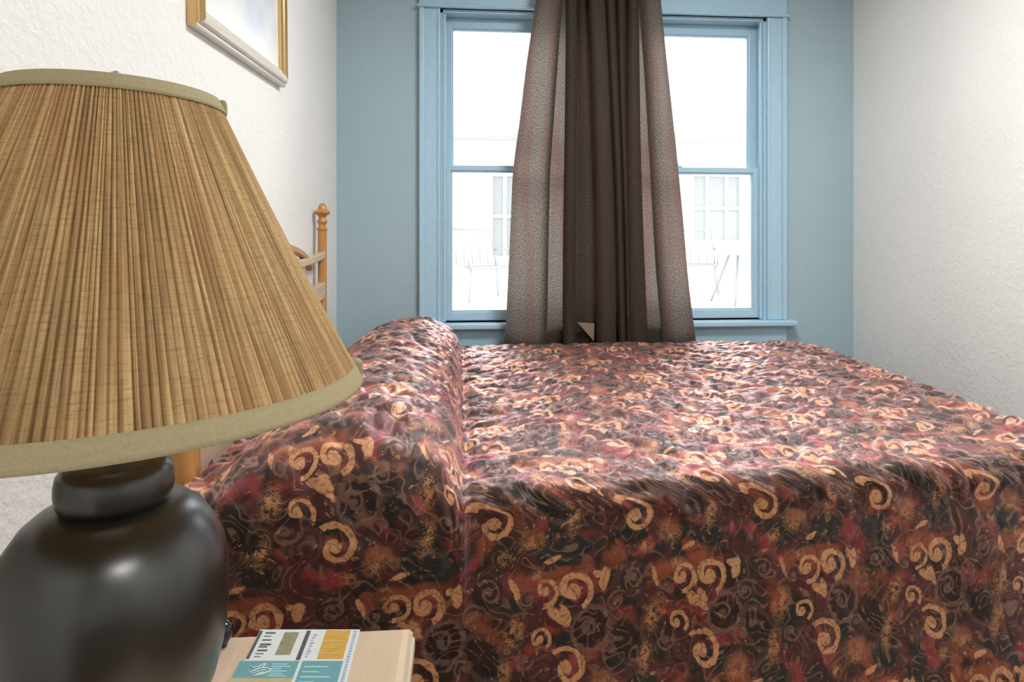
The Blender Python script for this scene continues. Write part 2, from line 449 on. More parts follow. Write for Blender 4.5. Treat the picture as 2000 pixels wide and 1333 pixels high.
def shade_mat(name, c_lo, c_hi, pleat=True, transl=0.35):
    k = NT(name, rough=0.8, spec=0.2)
    uv = k.coord('UV')
    if pleat:
        st = k.noise(k.scale(uv, (300, 1.5, 1)), 1.0, 3, 0.7)[0]
        st2 = k.noise(k.scale(uv, (90, 0.8, 1)), 1.0, 2)[0]
        th = k.noise(k.scale(uv, (60, 130, 1)), 1.0, 3, 0.7)[0]
        pat = k.noise(k.scale(uv, (16, 5, 1)), 1.0, 3)[0]
        c = k.mix(k.step(st, 0.34, 0.66), c_lo, c_hi)
        c = k.mix(k.math('MULTIPLY', k.step(st2, 0.45, 0.62), 0.35), c, tuple(x * 0.62 for x in c_lo))
        c = k.mix(k.math('MULTIPLY', k.step(th, 0.48, 0.66), 0.38), c, tuple(x * 0.62 for x in c_lo))
        c = k.mix(k.math('MULTIPLY', k.step(pat, 0.45, 0.65), 0.3), c, rgb(200, 148, 106))
        hgt = k.math('ADD', st, k.math('MULTIPLY', th, 0.4))
    else:
        th = k.noise(k.scale(k.coord(), (300, 300, 300)), 1.0, 2)[0]
        c = k.mix(k.step(th, 0.35, 0.65), c_lo, c_hi); hgt = th
    k.color(c)
    tr = k.n('ShaderNodeBsdfTranslucent'); k.put(tr.inputs['Color'], c)
    ms = k.n('ShaderNodeMixShader'); ms.inputs[0].default_value = transl
    k.t.links.new(k.b.outputs[0], ms.inputs[1]); k.t.links.new(tr.outputs[0], ms.inputs[2])
    k.t.links.new(ms.outputs[0], k.out.inputs[0])
    k.bump(hgt, 0.35, 0.0015)
    return k.m
M['shade'] = shade_mat('pleated_linen', rgb(166, 134, 92), rgb(228, 198, 146))
M['shade_trim'] = shade_mat('shade_binding', rgb(168, 156, 122), rgb(172, 160, 126), False, 0.15)

def jar_mat():
    k = NT('black_glaze', rough=0.3, spec=0.5)
    o = k.coord()
    n = k.noise(o, 9, 3, 0.5)[0]
    k.color(k.mix(k.step(n, 0.3, 0.75), (0.006, 0.006, 0.006), (0.018, 0.019, 0.016)))
    k.rough(k.remap(n, 0.3, 0.7, 0.26, 0.34)); k.b.inputs['IOR'].default_value = 1.85
    k.bump(k.noise(o, 14, 2)[0], 0.04, 0.004)
    return k.m
M['jar'] = jar_mat()

# ------------------------------------------------------------------ setting: room shell
XL, XR, YW, YB, ZC = -0.5625, 1.897, 2.96, -3.0, 2.5
T = 0.10
def struct(o): o['kind'] = 'structure'; return o
def slab(name, lo, hi, mat): return struct(MB().box(lo, hi).build(name, mat))
slab('floor', (XL - T, YB - T, -0.1), (XR + T, YW + 0.14, 0), M['floor'])
slab('ceiling', (XL - T, YB - T, ZC), (XR + T, YW + 0.14, ZC + 0.1), M['ceiling'])
slab('wall_left', (XL - T, YB - T, 0), (XL, YW + 0.14, ZC), M['white_wall'])
slab('wall_right', (XR, YB - T, 0), (XR + T, YW + 0.14, ZC), M['white_wall'])
slab('wall_back', (XL, YB - T, 0), (XR, YB, ZC), M['white_wall'])
# window opening
WX0, WX1, WZ0, WZ1 = -0.094, 1.455, 0.672, 2.112
b = MB()
b.box((XL, YW, 0), (WX0, YW + 0.14, ZC)); b.box((WX1, YW, 0), (XR, YW + 0.14, ZC))
b.box((WX0, YW, 0), (WX1, YW + 0.14, WZ0)); b.box((WX0, YW, WZ1), (WX1, YW + 0.14, ZC))
struct(b.build('wall_window', M['blue_wall']))

win = empty('window_1', ((WX0 + WX1) / 2, YW, WZ0)); win['kind'] = 'structure'
win.matrix_world = Matrix.Translation(win.location)
def wp(mb, name, mat, smooth=None):
    o = mb.build(name, mat, win, smooth); o.location = -win.location; o['kind'] = 'structure'; return o
CB = M['trim_blue']
# casing: flat boards with an outer back-band
for name, x0, x1, xb0, xb1 in (('casing', WX0 - 0.095, WX0, WX0 - 0.095, WX0 - 0.072), ('casing', WX1, WX1 + 0.095, WX1 + 0.072, WX1 + 0.095)):
    m = MB().box((x0, YW - 0.020, WZ0), (x1, YW, WZ1 + 0.002), 0.003)
    m.box((xb0, YW - 0.030, WZ0), (xb1, YW - 0.001, WZ1 + 0.002), 0.004)
    inx = WX0 - 0.014 if x1 == WX0 else WX1
    m.box((inx, YW - 0.026, WZ0), (inx + 0.014, YW - 0.001, WZ1), 0.005)
    wp(m, name, CB)
m = MB().box((WX0 - 0.095, YW - 0.024, WZ1), (WX1 + 0.095, YW, WZ1 + 0.13), 0.003)
m.box((WX0 - 0.105, YW - 0.040, WZ1), (WX1 + 0.105, YW - 0.002, WZ1 + 0.014), 0.005)
m.box((WX0 - 0.115, YW - 0.045, WZ1 + 0.13), (WX1 + 0.115, YW, WZ1 + 0.155), 0.006)
wp(m, 'head_casing', CB)
# stool and apron
wp(MB().box((WX0 - 0.12, YW - 0.062, WZ0 - 0.028), (WX1 + 0.13, YW + 0.06, WZ0), 0.008, 3), 'window_sill', CB)
wp(MB().box((WX0 - 0.095, YW - 0.022, WZ0 - 0.11), (WX1 + 0.095, YW, WZ0 - 0.028), 0.004), 'apron', CB)
# jamb lining with parting stops
m = MB()
for x0, x1 in ((WX0, WX0 + 0.012), (WX1 - 0.012, WX1)):
    m.box((x0, YW - 0.004, WZ0), (x1, YW + 0.14, WZ1))
m.box((WX0, YW - 0.004, WZ1 - 0.014), (WX1, YW + 0.14, WZ1))
m.box((WX0, YW + 0.06, WZ0 - 0.001), (WX1, YW + 0.16, WZ0 + 0.018))
m.box((WX0 + 0.012, YW + 0.004, WZ0), (WX0 + 0.026, YW + 0.018, WZ1 - 0.014), 0.003)
m.box((WX1 - 0.026, YW + 0.004, WZ0), (WX1 - 0.012, YW + 0.018, WZ1 - 0.014), 0.003)
wp(m, 'jamb', CB)
ZM = 1.388   # meeting rail
def sash(y0, y1, z0, z1, bot, top, st):
    m = MB(); a, c = WX0 + 0.012, WX1 - 0.012
    m.box((a, y0, z0), (a + st, y1, z1), 0.004); m.box((c - st, y0, z0), (c, y1, z1), 0.004)
    m.box((a + st - .004, y0, z0), (c - st + .004, y1, z0 + bot), 0.004); m.box((a + st - .004, y0, z1 - top), (c - st + .004, y1, z1), 0.004)
    # inner glazing bead
    i = 0.007
    for q in (((a + st - .002, y0 + .006, z0 + bot), (a + st + i, y1 - .006, z1 - top)), ((c - st - i, y0 + .006, z0 + bot), (c - st + .002, y1 - .006, z1 - top)),
              ((a + st, y0 + .006, z0 + bot - .002), (c - st, y1 - .006, z0 + bot + i)), ((a + st, y0 + .006, z1 - top - i), (c - st, y1 - .006, z1 - top + .002))):
        m.box(*q, 0.002)
    o = wp(m, 'sash', CB)
    g = MB().box((a + st - .004, (y0 + y1) / 2 - .002, z0 + bot - .004), (c - st + .004, (y0 + y1) / 2 + .002, z1 - top + .004)).build('pane', M['glass'], o)
    g['kind'] = 'structure'
    return o
sash(YW + 0.022, YW + 0.058, WZ0 + 0.004, ZM + 0.012, 0.042, 0.026, 0.036)      # lower, inner
sash(YW + 0.066, YW + 0.100, ZM - 0.016, WZ1 - 0.014, 0.026, 0.050, 0.040)      # upper, outer
m = MB().box((1.005, YW + 0.024, ZM + 0.012), (1.055, YW + 0.05, ZM + 0.02), 0.003).box((1.02, YW + 0.03, ZM + 0.018), (1.04, YW + 0.044, ZM + 0.032), 0.004)
wp(m, 'sash_lock', CB)

# plates for the two added, out-of-view ceiling lamps
cl = empty('added_ceiling_lamp', (0.75, 1.55, ZC)); tag(cl, 'added round ceiling lamp above the bed, out of view, brightening the room', 'ceiling lamp')
el = empty('added_ceiling_lamp', (0.85, -1.0, ZC)); tag(el, 'added round ceiling lamp behind the camera, out of view, brightening the room', 'ceiling lamp')
MB().lathe([(0, 0), (0.28, 0), (0.28, -0.03), (0.26, -0.045), (0, -0.045)]).build('added_lamp_plate', M['metal'], el, 40)
MB().lathe([(0, 0), (0.28, 0), (0.28, -0.03), (0.26, -0.045), (0, -0.045)]).build('added_lamp_plate', M['metal'], cl, 40)

# ------------------------------------------------------------------ bed
bed = empty('bed', (0.5, 1.93, 0)); BO = Vector(bed.location)
tag(bed, 'double bed with a honey wood headboard against the white wall', 'bed')
def bp(mb, name, mat, smooth=None, parent=None):
    o = mb.build(name, mat, parent or bed, smooth)
    if parent is None: o.location = -BO
    return o
def pad(z0, z1, ins, bev):
    m = MB()
    m.poly([(-0.46, 1.16 + ins, z0), (1.27 - ins, 1.30 + ins, z0), (1.42 - ins, 2.70 - ins, z0), (-0.46, 2.70 - ins, z0)], (0, 0, z1 - z0))
    up_ = [e for e in m.bm.edges if abs(e.verts[0].co.z - e.verts[1].co.z) > 0.05]
    bmesh.ops.bevel(m.bm, geom=up_, offset=0.12, segments=6, affect='EDGES', profile=0.5)
    hz = [e for e in m.bm.edges if abs(e.verts[0].co.z - e.verts[1].co.z) < 1e-4]
    bmesh.ops.bevel(m.bm, geom=hz, offset=bev, segments=3, affect='EDGES', profile=0.5)
    return m
bp(pad(0.32, 0.565, 0.02, 0.03), 'mattress', M['mattress'], 40)
bp(pad(0.14, 0.318, 0.04, 0.01), 'box_spring', M['linen_white'], 40)
for x in (-0.38, 1.16):
    for y in (1.42, 2.56):
        bp(MB().box((x - 0.03, y - 0.03, 0), (x + 0.03, y + 0.03, 0.142), 0.004), 'leg', M['honey'])
hb = empty('headboard'); hb.parent = bed; hb.location = -BO
HX = -0.527
YN, YF = 1.262, 2.492
fin = [(0, 1.1925), (0.006, 1.192), (0.012, 1.186), (0.015, 1.176), (0.017, 1.170), (0.027, 1.163), (0.0295, 1.157), (0.027, 1.151), (0.016, 1.144),
       (0.0125, 1.138), (0.014, 1.130), (0.0185, 1.124), (0.019, 1.120), (0.015, 1.114), (0.013, 1.106), (0.0145, 1.100), (0.0195, 1.096), (0.0195, 1.091),
       (0.0165, 1.087), (0.0165, 0.78), (0.019, 0.76), (0.0225, 0.74), (0.0225, 0.0)]
for y in (YN, YF):
    post = bp(MB().lathe(fin[17:] + [(0, 0)], 24, (HX, y, 0)), 'post', M['honey'], 35, hb)
    bp(MB().lathe(fin[:18], 24, (HX, y, 0)), 'finial', M['honey'], 35, hb)
def rail(zfn, h, x0, x1, name, mat, ya=YN, yb=YF, n=33):
    def fn(i):
        y = ya + (yb - ya) * i / (n - 1); z = zfn(y)
        return lambda a, b: Vector((a, y, z + b))
    pr = [(x0, 0.004), (x0 + 0.004, 0), (x1 - 0.004, 0), (x1, 0.004), (x1, h - 0.004), (x1 - 0.004, h), (x0 + 0.004, h), (x0, h - 0.004)]
    return bp(MB().sweep_rect(pr, fn, n), name, mat, 30, hb)
YC = (YN + YF) / 2; HWID = (YF - YN) / 2
up = lambda y: 0.022 * abs((y - YC) / HWID) ** 3
rail(lambda y: 0.960 + up(y), 0.027, HX - 0.012, HX + 0.014, 'rail', M['honey_glare'])
rail(lambda y: 0.815 + up(y) * 0.7, 0.062, HX - 0.012, HX + 0.014, 'rail', M['honey_glare'])
rail(lambda y: 0.945 + 0.075 * max(0.0, 1 - ((y - YC) / 0.40) ** 2) ** 0.6, 0.022, HX - 0.010, HX + 0.012, 'arch', M['honey'], YC - 0.40, YC + 0.40, 41)
bp(MB().box((HX - 0.010, YN + 0.01, 0.30), (HX + 0.008, YF - 0.01, 0.78), 0.003), 'panel', M['maple'], None, hb)
bp(MB().box((HX - 0.012, YN + 0.018, 0.30), (HX + 0.016, YN + 0.046, 0.80), 0.003), 'stile', M['honey'], None, hb)
bp(MB().box((HX - 0.012, YF - 0.046, 0.30), (HX + 0.016, YF - 0.018, 0.80), 0.003), 'stile', M['honey'], None, hb)

# ------------------------------------------------------------------ bedspread (one cloth draped over mattress and pillows)
def smooth01(x): x = np.clip(x, 0, 1); return x * x * (3 - 2 * x)
def build_spread():
    s = np.concatenate([np.linspace(-0.50, -0.03, 95, endpoint=False), np.linspace(-0.03, 0.05, 50, endpoint=False), np.linspace(0.05, 1.96, 318)])
    t = np.linspace(-1.30, 1.30, 430)          # across: -1.3 near hem ... +1.3 far hem
    Sg, Tg = np.meshgrid(s, t, indexing='ij')
    LX, LY = 1.46, 0.80                         # edge of the top, local
    Rc = 0.17; rb = 0.042
    # distance outwards from a rounded-corner core
    dx = np.maximum(Sg - (LX - Rc), 0); dy = np.maximum(np.abs(Tg) - (LY - Rc), 0)
    rho = np.hypot(dx, dy); nx = np.where(rho > 0, dx / np.maximum(rho, 1e-9), 0); ny = np.where(rho > 0, dy / np.maximum(rho, 1e-9), 0) * np.sign(Tg)
    flat = Rc - rb
    arc = np.clip((rho - flat) / rb, 0, math.pi / 2)
    hor = np.where(rho < flat, rho, flat + rb * np.sin(arc))
    ver = np.where(rho < flat, 0, rb * (1 - np.cos(arc)))
    over = np.maximum(rho - flat - rb * math.pi / 2, 0)
    ver = ver + over * 0.995
    hor = hor + over * 0.06
    # soft hanging folds in the skirt
    fold = smooth01(over / 0.3)
    hor = hor + fold * (0.006 * np.sin(Sg * 11 + 0.7) + 0.002 * np.sin(Sg * 29) + 0.006 * np.sin(Tg * 19))
    cx = np.minimum(Sg, LX - Rc); cy = np.clip(Tg, -(LY - Rc), LY - Rc)
    X = cx + nx * hor; Y = cy + ny * hor; Z = 0.60 - ver
    # soft crown of the mattress
    Z = Z - 0.012 * np.clip(np.abs(Y) / LY, 0, 1) ** 4 * (ver < 0.05) * 0
    # mound of the pillows, with the cloth tucked in beneath their front
    kx = np.array([-0.52, -0.465, -0.44, -0.40, -0.36, -0.30, -0.25, -0.20, -0.15, -0.10, -0.06, -0.03, -0.012, -0.004, 0.004, 0.012, 0.03, 0.06, 0.10, 0.2, 3])
    kz = np.array([0.0, 0.0, 0.018, 0.055, 0.086, 0.118, 0.133, 0.140, 0.138, 0.127, 0.105, 0.074, 0.040, 0.010, -0.010, -0.013, -0.008, -0.003, 0.002, 0.0, 0.0])
    from numpy import interp
    m1 = interp(s, kx, kz)
    ker = np.ones(5) / 5
    prof = m1.copy(); prof[:90] = np.convolve(np.pad(m1, 2, mode='edge'), ker, 'valid')[:90]
    edge_in = np.clip((LY - np.abs(Y)) / 0.15, 0, 1)                # 0 at the edge, 1 inside
    f = np.sqrt(np.clip(1 - (1 - edge_in) ** 2, 0, 1))
    f = np.where(over > 0, 0, f)
    # pillows sag a little in the middle of the bed and at their ends
    fm = 1 - 0.10 * np.exp(-((Tg - 0.0) / 0.10) ** 2) + 0.05 * np.sin(Tg * 5 + 1.0)
    Z = Z + prof[:, None] * f * fm
    # the pillow end pushes the side of the cloth out, down to mid-drop
    side = smooth01((np.abs(Tg) - (LY - 0.10)) / 0.10)
    bul = np.interp(s, [-0.5, -0.42, -0.3, -0.02, 0.000, 0.006, 0.012, 0.018, 0.04, 0.08, 3], [0.004, 0.018, 0.03, 0.024, 0.021, 0.016, 0.004, -0.002, -0.004, 0.0, 0.0])
    fade = 1 - smooth01((over - 0.02) / 0.20)
    Y = Y + np.sign(Tg) * bul[:, None] * side * fade
    Ys, Zs = Y.copy(), Z.copy()
    # quilting puffs (real relief): cells of about 5 cm, seams pressed in
    def worley(u, v, cs, seed):
        g = np.random.default_rng(seed); n = 97
        jx, jy = g.random((n, n)), g.random((n, n))
        iu, iv = np.floor(u / cs).astype(int), np.floor(v / cs).astype(int)
        d1 = np.full(u.shape, 9.0); d2 = np.full(u.shape, 9.0)
        for a in (-1, 0, 1):
            for b_ in (-1, 0, 1):
                ci, cj = iu + a, iv + b_
                d = np.hypot(u / cs - ci - jx[ci % n, cj % n], v / cs - cj - jy[ci % n, cj % n])
                d2 = np.minimum(d2, np.maximum(d1, d)); d1 = np.minimum(d1, d)
        return d2 - d1
    # cloth coordinates (arc length along the mound)
    sl = np.concatenate([[0], np.cumsum(np.hypot(np.diff(s), np.diff(prof)))]) - 0.5
    U = np.repeat(sl[:, None], len(t), 1); V = Tg
    wob = 0.012 * np.sin(V * 31 + 2 * np.sin(U * 9)) ; wob2 = 0.012 * np.sin(U * 27 + 2 * np.sin(V * 11))
    e = worley(U + wob, V + wob2, 0.058, 3)
    puff = 0.0055 * smooth01(e / 0.40) + 0.004 * np.sin(U * 60 + 3 * np.sin(V * 40)) * np.sin(V * 74 + 2 * np.sin(U * 33)) * 0.6
    puff = puff + 0.004 * np.sin((U * 0.6 + V) * 48 + 2.5 * np.sin(U * 13))
    ontop = 1 - smooth01(over / 0.05)
    amp = 0.10 + 0.90 * ontop
    # normal direction: up on top, outwards on the skirt
    k_ = np.clip(arc / (math.pi / 2), 0, 1)
    X = X + nx * np.sin(k_ * math.pi / 2) * puff * amp; Y = Y + ny * np.sin(k_ * math.pi / 2) * puff * amp
    Z = Z + np.cos(k_ * math.pi / 2) * puff * amp
    # skew the rectangle: the cloth lies a little askew, wider at the window side
    yc, = (1.935,)
    near = 1.135 + 0.088 * X; far = 2.765 + 0.0 * X
    v01 = (Y + LY) / (2 * LY)
    Yr = near + (far - near) * v01
    Yr = np.where(Y < -LY, near + (Y + LY), np.where(Y > LY, far + (Y - LY), Yr))
    Yr = np.minimum(Yr, 2.79)
    foot = 1.56 - 0.115 * (2.765 - Yr)
    sc = (foot) / LX
    Xr = np.where(X > 0.1, X * (1 + (sc - 1) * smooth01((X - 0.1) / 1.2)), X)
    Z = np.maximum(Z, 0.10)
    P = np.stack([Xr, Yr, Z], -1)
    # cloth coordinates: true lengths across, measured from the near edge of the bed
    dV = np.hypot(np.diff(Ys, axis=1), np.diff(Zs, axis=1)); VV = np.concatenate([np.zeros((len(s), 1)), np.cumsum(dV, 1)], 1)
    j0 = int(np.argmin(np.abs(t + 0.86))); VV = VV - VV[:, j0:j0 + 1]
    UU = Sg + (U - Sg) * np.maximum(f, 0)
    uv = np.stack([UU, VV + 0.060], -1)
    o = grid_mesh('bedspread', P, M['spread'], uv=uv)
    md = o.modifiers.new('thickness', 'SOLIDIFY'); md.thickness = 0.006; md.offset = -1
    tag(o, 'quilted bedspread in dark red and rust swirl print, pulled over bed and pillows', 'bedspread')
    return o
build_spread()

# ------------------------------------------------------------------ curtain
def catmull(pts, n):
    P = np.array(pts, float); P = np.concatenate([2 * P[:1] - P[1:2], P, 2 * P[-1:] - P[-2:-1]])
    out = []
    for i in range(1, len(P) - 2):
        tt = np.linspace(0, 1, n, endpoint=False)[:, None]
        a, b_, c, d = P[i - 1], P[i], P[i + 1], P[i + 2]
        out.append(0.5 * ((2 * b_) + (-a + c) * tt + (2 * a - 5 * b_ + 4 * c - d) * tt ** 2 + (-a + 3 * b_ - 3 * c + d) * tt ** 3))
    out.append(P[-2:-1]); return np.concatenate(out)
def build_curtain():
    # plan of the folds: (photo column at the window head, column at the bed, distance in front of the wall)
    F = [(1047,984,.13),(1056,1000,.15),(1072,1030,.16),(1084,1050,.155),(1095,1064,.145),(1097,1066,.138),(1087,1057,.128),(1086,1055,.120),(1096,1066,.105),(1101,1078,.095),(1107,1095,.09),(1114,1112,.085),(1120,1120,.095),
         (1106,1104,.125),(1104,1101,.150),(1112,1110,.175),(1122,1121,.168),(1126,1125,.145),(1121,1120,.118),(1125,1126,.092),
         (1131,1140,.105),(1138,1150,.112),(1146,1160,.100),(1150,1166,.085),
         (1149,1166,.12),(1150,1168,.150),(1158,1178,.178),(1172,1192,.180),(1181,1202,.160),(1183,1204,.135),(1178,1199,.105),(1184,1206,.085),
         (1187,1209,.115),(1186,1208,.140),(1193,1214,.165),(1201,1220,.155),(1204,1222,.130),(1201,1219,.100),(1205,1222,.085),
         (1207,1223,.11),(1206,1222,.14),(1213,1226,.168),(1220,1230,.155),(1223,1231,.13),(1220,1228,.10),(1223,1230,.085),
         (1226,1228,.115),(1226,1227,.145),(1233,1242,.172),(1241,1258,.168),(1245,1264,.145),(1240,1258,.115),(1236,1253,.092),
         (1243,1264,.088),(1249,1280,.090),(1253,1294,.095),
         (1258,1304,.105),(1249,1296,.118),(1248,1295,.128),(1257,1303,.140),(1263,1315,.15),(1275,1335,.155),(1284,1350,.15),(1291,1361,.135)]
    top = np.array([[px(a, 0, Y=YW - d).x, YW - d] for a, b_, d in F]); bot = np.array([[px(b_, 665, Y=YW - d).x, YW - d] for a, b_, d in F])
    ct = catmull(top, 8); cb = catmull(bot, 8)
    ztop, z0, zb = 2.34, px(1150, 0, Y=YW - .11).z, px(1150, 665, Y=YW - .11).z
    zs = np.linspace(ztop, 0.50, 120)
    n = len(ct); P = np.zeros((n, len(zs), 3)); uv = np.zeros((n, len(zs), 2))
    sl = np.concatenate([[0], np.cumsum(np.hypot(*np.diff(cb, axis=0).T))])
    left = np.array([(1047, 0), (1030, 120), (1015, 250), (1003, 335), (995, 480), (984, 665)]); right = np.array([(1291, 0), (1302, 120), (1320, 300), (1333, 420), (1345, 540), (1361, 665)])
    for j, z in enumerate(zs):
        f = (z0 - z) / (z0 - zb)                      # 0 at window head, 1 at the bed
        row = HOR - (z - CAMZ) * FPX / 2.86
        ff = f if f < 0 or f > 1 else f
        # flare follows the hanging outline: the edges spread a little faster near the top
        gl = (1047 - np.interp(row, left[:, 1], left[:, 0])) / (1047 - 984); gr = (np.interp(row, right[:, 1], right[:, 0]) - 1291) / (1361 - 1291)
        if f < 0: gl = gr = f * 0.8
        if f > 1: gl = gr = 1 + (f - 1) * 0.6
        q = np.linspace(0, 1, n); g = gl * (1 - q) + gr * q
        sway = 0.004 * np.sin(z * 3 + q * 9)
        P[:, j, 0] = ct[:, 0] + (cb[:, 0] - ct[:, 0]) * g + sway
        P[:, j, 1] = ct[:, 1] + (cb[:, 1] - ct[:, 1]) * g + 0.004 * np.sin(z * 5 + q * 17)
        P[:, j, 2] = z
        uv[:, j, 0] = sl; uv[:, j, 1] = z - 0.50
    root = empty('curtain', (0.62, YW - 0.11, 2.34))
    tag(root, 'dark brown gathered curtain hanging down the middle of the window', 'curtain')
    o = grid_mesh('curtain_panel', P, M['curtain'], root, uv); o.location = -Vector(root.location)
    # backing cloth added behind the middle pleats to darken them against the window
    FB = [(1106, 1106, .068), (1122, 1122, .074), (1150, 1168, .068), (1165, 1183, .075), (1185, 1203, .068), (1205, 1222, .075), (1225, 1240, .068), (1241, 1260, .074)]
    tb_ = np.array([[px(a, 0, Y=YW - d).x, YW - d] for a, b_, d in FB]); bb_ = np.array([[px(b_, 665, Y=YW - d).x, YW - d] for a, b_, d in FB])
    tb_, bb_ = catmull(tb_, 5), catmull(bb_, 5); fz = np.clip((z0 - zs) / (z0 - zb), -0.5, 1.3)
    PB = np.zeros((len(tb_), len(zs), 3)); PB[:, :, :2] = tb_[:, None] + (bb_ - tb_)[:, None] * fz[None, :, None]; PB[:, :, 2] = zs
    uvb = np.stack([np.repeat(np.linspace(0.2, 0.6, len(tb_))[:, None], len(zs), 1), np.repeat(zs[None] - 0.5, len(tb_), 0)], -1)
    o = grid_mesh('curtain_panel', PB, M['curtain'], root, uvb); o.location = -Vector(root.location)
    # turned-up corner of the hem between the pleats
    a, b_, c = px(1128, 630, Y=2.83), px(1161, 632, Y=2.83), px(1160, 667, Y=2.83)
    h = MB().poly([a, b_, c], (0, 0.003, 0)).build('hem_corner', simple('hem_lining', (0.22, 0.165, 0.11), 0.85), root); h.location = -Vector(root.location)
    h['label'] = 'tan turned-up hem corner'
    hr = MB()
    hr.box((0.30, YW - 0.135, 2.335), (0.92, YW - 0.09, 2.352), 0.004)
    o2 = hr.build('heading', M['curtain'], root); o2.location = -Vector(root.location)
build_curtain()
rod = empty('curtain_rod', (0.62, YW - 0.11, 2.37)); tag(rod, 'thin metal curtain rod on brackets above the window', 'curtain rod')
rr = MB().tube([(-0.85, 0, 0), (0.85, 0, 0)], 0.011).build('rod', M['metal'], rod, 40)
for x in (-0.8, 0.8):
    MB().box((x - 0.01, -0.012, -0.016), (x + 0.01, 0.109, 0.016), 0.003).build('bracket', M['metal'], rod)

# ------------------------------------------------------------------ nightstand
NX0, NX1, NY0, NY1, NZ = -0.553, -0.062, 0.36, 0.835, 0.55
ns = empty('nightstand', ((NX0 + NX1) / 2, (NY0 + NY1) / 2, 0)); NO = Vector(ns.location)
tag(ns, 'pale wooden nightstand beside the bed, under the table lamp', 'nightstand')
def npart(mb, name, mat, smooth=None, parent=None):
    o = mb.build(name, mat, parent or ns, smooth)
    if parent is None: o.location = -NO
    return o
# top: flat face, wide chamfer on the outer edges
def top_prof():
    m = MB(); bm = m.bm; c = 0.012
    rings = []
    for ins, z in ((0.0, NZ - 0.030), (0.0, NZ - 0.007), (c * .35, NZ - 0.002), (c, NZ)):
        rings.append([bm.verts.new((x, y, z)) for x, y in ((NX0, NY0 + ins), (NX1 - ins, NY0 + ins), (NX1 - ins, NY1 - ins * .4), (NX0, NY1 - ins * .4))])
    for A, B in zip(rings, rings[1:]):
        for i in range(4): bm.faces.new([A[i], A[(i + 1) % 4], B[(i + 1) % 4], B[i]])
    bm.faces.new(rings[0]); bm.faces.new(rings[-1])
    return m
npart(top_prof(), 'top', M['maple'])
npart(MB().box((NX1 - 0.006, NY0 + 0.004, NZ - 0.027), (NX1 + 0.0035, NY1 - 0.004, NZ - 0.009), 0.003), 'edge_band', M['maple_edge'])
for x0, x1 in ((NX0 + 0.008, NX0 + 0.026), (NX1 - 0.030, NX1 - 0.012)):
    npart(MB().box((x0, NY0 + 0.02, 0.0), (x1, NY1 - 0.012, NZ - 0.030), 0.002), 'side_panel', M['maple'])
npart(MB().box((NX0 + 0.026, NY1 - 0.03, 0.06), (NX1 - 0.030, NY1 - 0.016, NZ - 0.030)), 'back_panel', M['maple'])
npart(MB().box((NX0 + 0.026, NY0 + 0.03, 0.06), (NX1 - 0.030, NY1 - 0.03, 0.08)), 'shelf', M['maple'])
dr = npart(MB().box((NX0 + 0.028, NY0 + 0.004, 0.36), (NX1 - 0.032, NY0 + 0.022, NZ - 0.034), 0.003), 'drawer', M['maple'])
MB().lathe([(0, 0.02), (0.012, 0.018), (0.015, 0.011), (0.008, 0.004), (0.007, -0.002), (0, -0.002)], 20).build('knob', M['honey'], dr, 40)
kn = bpy.data.objects['knob']; kn.location = ((NX0 + NX1) / 2, NY0 + 0.004, 0.44); kn.rotation_euler = (R(90), 0, 0)

# ------------------------------------------------------------------ table lamp
LX_, LY_ = -0.3168, 0.6168
lamp = empty('table_lamp', (LX_, LY_, NZ))
tag(lamp, 'table lamp with a pleated tan shade on a black ginger-jar base', 'table lamp')
R1, R2, Z1, Z2 = 0.0858, 0.219, 1.183 - NZ, 0.911 - NZ
# jar body: radii measured from its outline
def jar_profile():
    sil = [(338, 962), (352, 962), (372, 966), (400, 983), (425, 1014), (440, 1046), (447, 1082), (448.5, 1120), (447.5, 1160), (444, 1200), (437, 1242), (424, 1292), (405, 1340), (384, 1382), (366, 1418), (352, 1450)]
    out = []
    Xc, Zc = -0.365, 0.5896
    for u, v in sil:
        kk = (u - 1000) / FPX; q = math.sqrt(1 + kk * kk)
        r = (kk * Zc - Xc) / q
        zt = Zc - r * kk / q
        out.append((r, CAMZ - (v - HOR) / FPX * zt - NZ))
    return out
body = jar_profile()
z_end = body[-1][1]
prof = [(0.030, body[0][1] + 0.004)] + body + [(body[-1][0] * 0.98, 0.012), (body[-1][0] * 1.04, 0.008), (body[-1][0] * 1.04, 0.0), (0, 0.0)]
prof = [p for p in prof if p[1] >= 0]
jar = MB().lathe(prof, 96).build('jar_base', M['jar'], lamp, 50)
zn = body[0][1]
neck = [(0.036, zn - 0.006), (0.0440, zn - 0.001), (0.0470, zn + 0.006), (0.0482, zn + 0.014), (0.0480, zn + 0.022), (0.0465, zn + 0.030), (0.0420, zn + 0.0365), (0.033, zn + 0.039), (0.012, zn + 0.040), (0, zn + 0.040)]
MB().lathe(neck, 72).build('collar', M['jar'], lamp, 50)
MB().lathe([(0.008, zn + 0.036), (0.008, Z2 + 0.07), (0.014, Z2 + 0.075), (0.016, Z2 + 0.11), (0, Z2 + 0.11)], 20).build('socket', M['metal'], lamp, 40)
MB().lathe([(0, Z2 + 0.205), (0.018, Z2 + 0.20), (0.029, Z2 + 0.178), (0.028, Z2 + 0.155), (0.018, Z2 + 0.13), (0.013, Z2 + 0.108)], 24).build('bulb', M['bulb'], lamp, True)
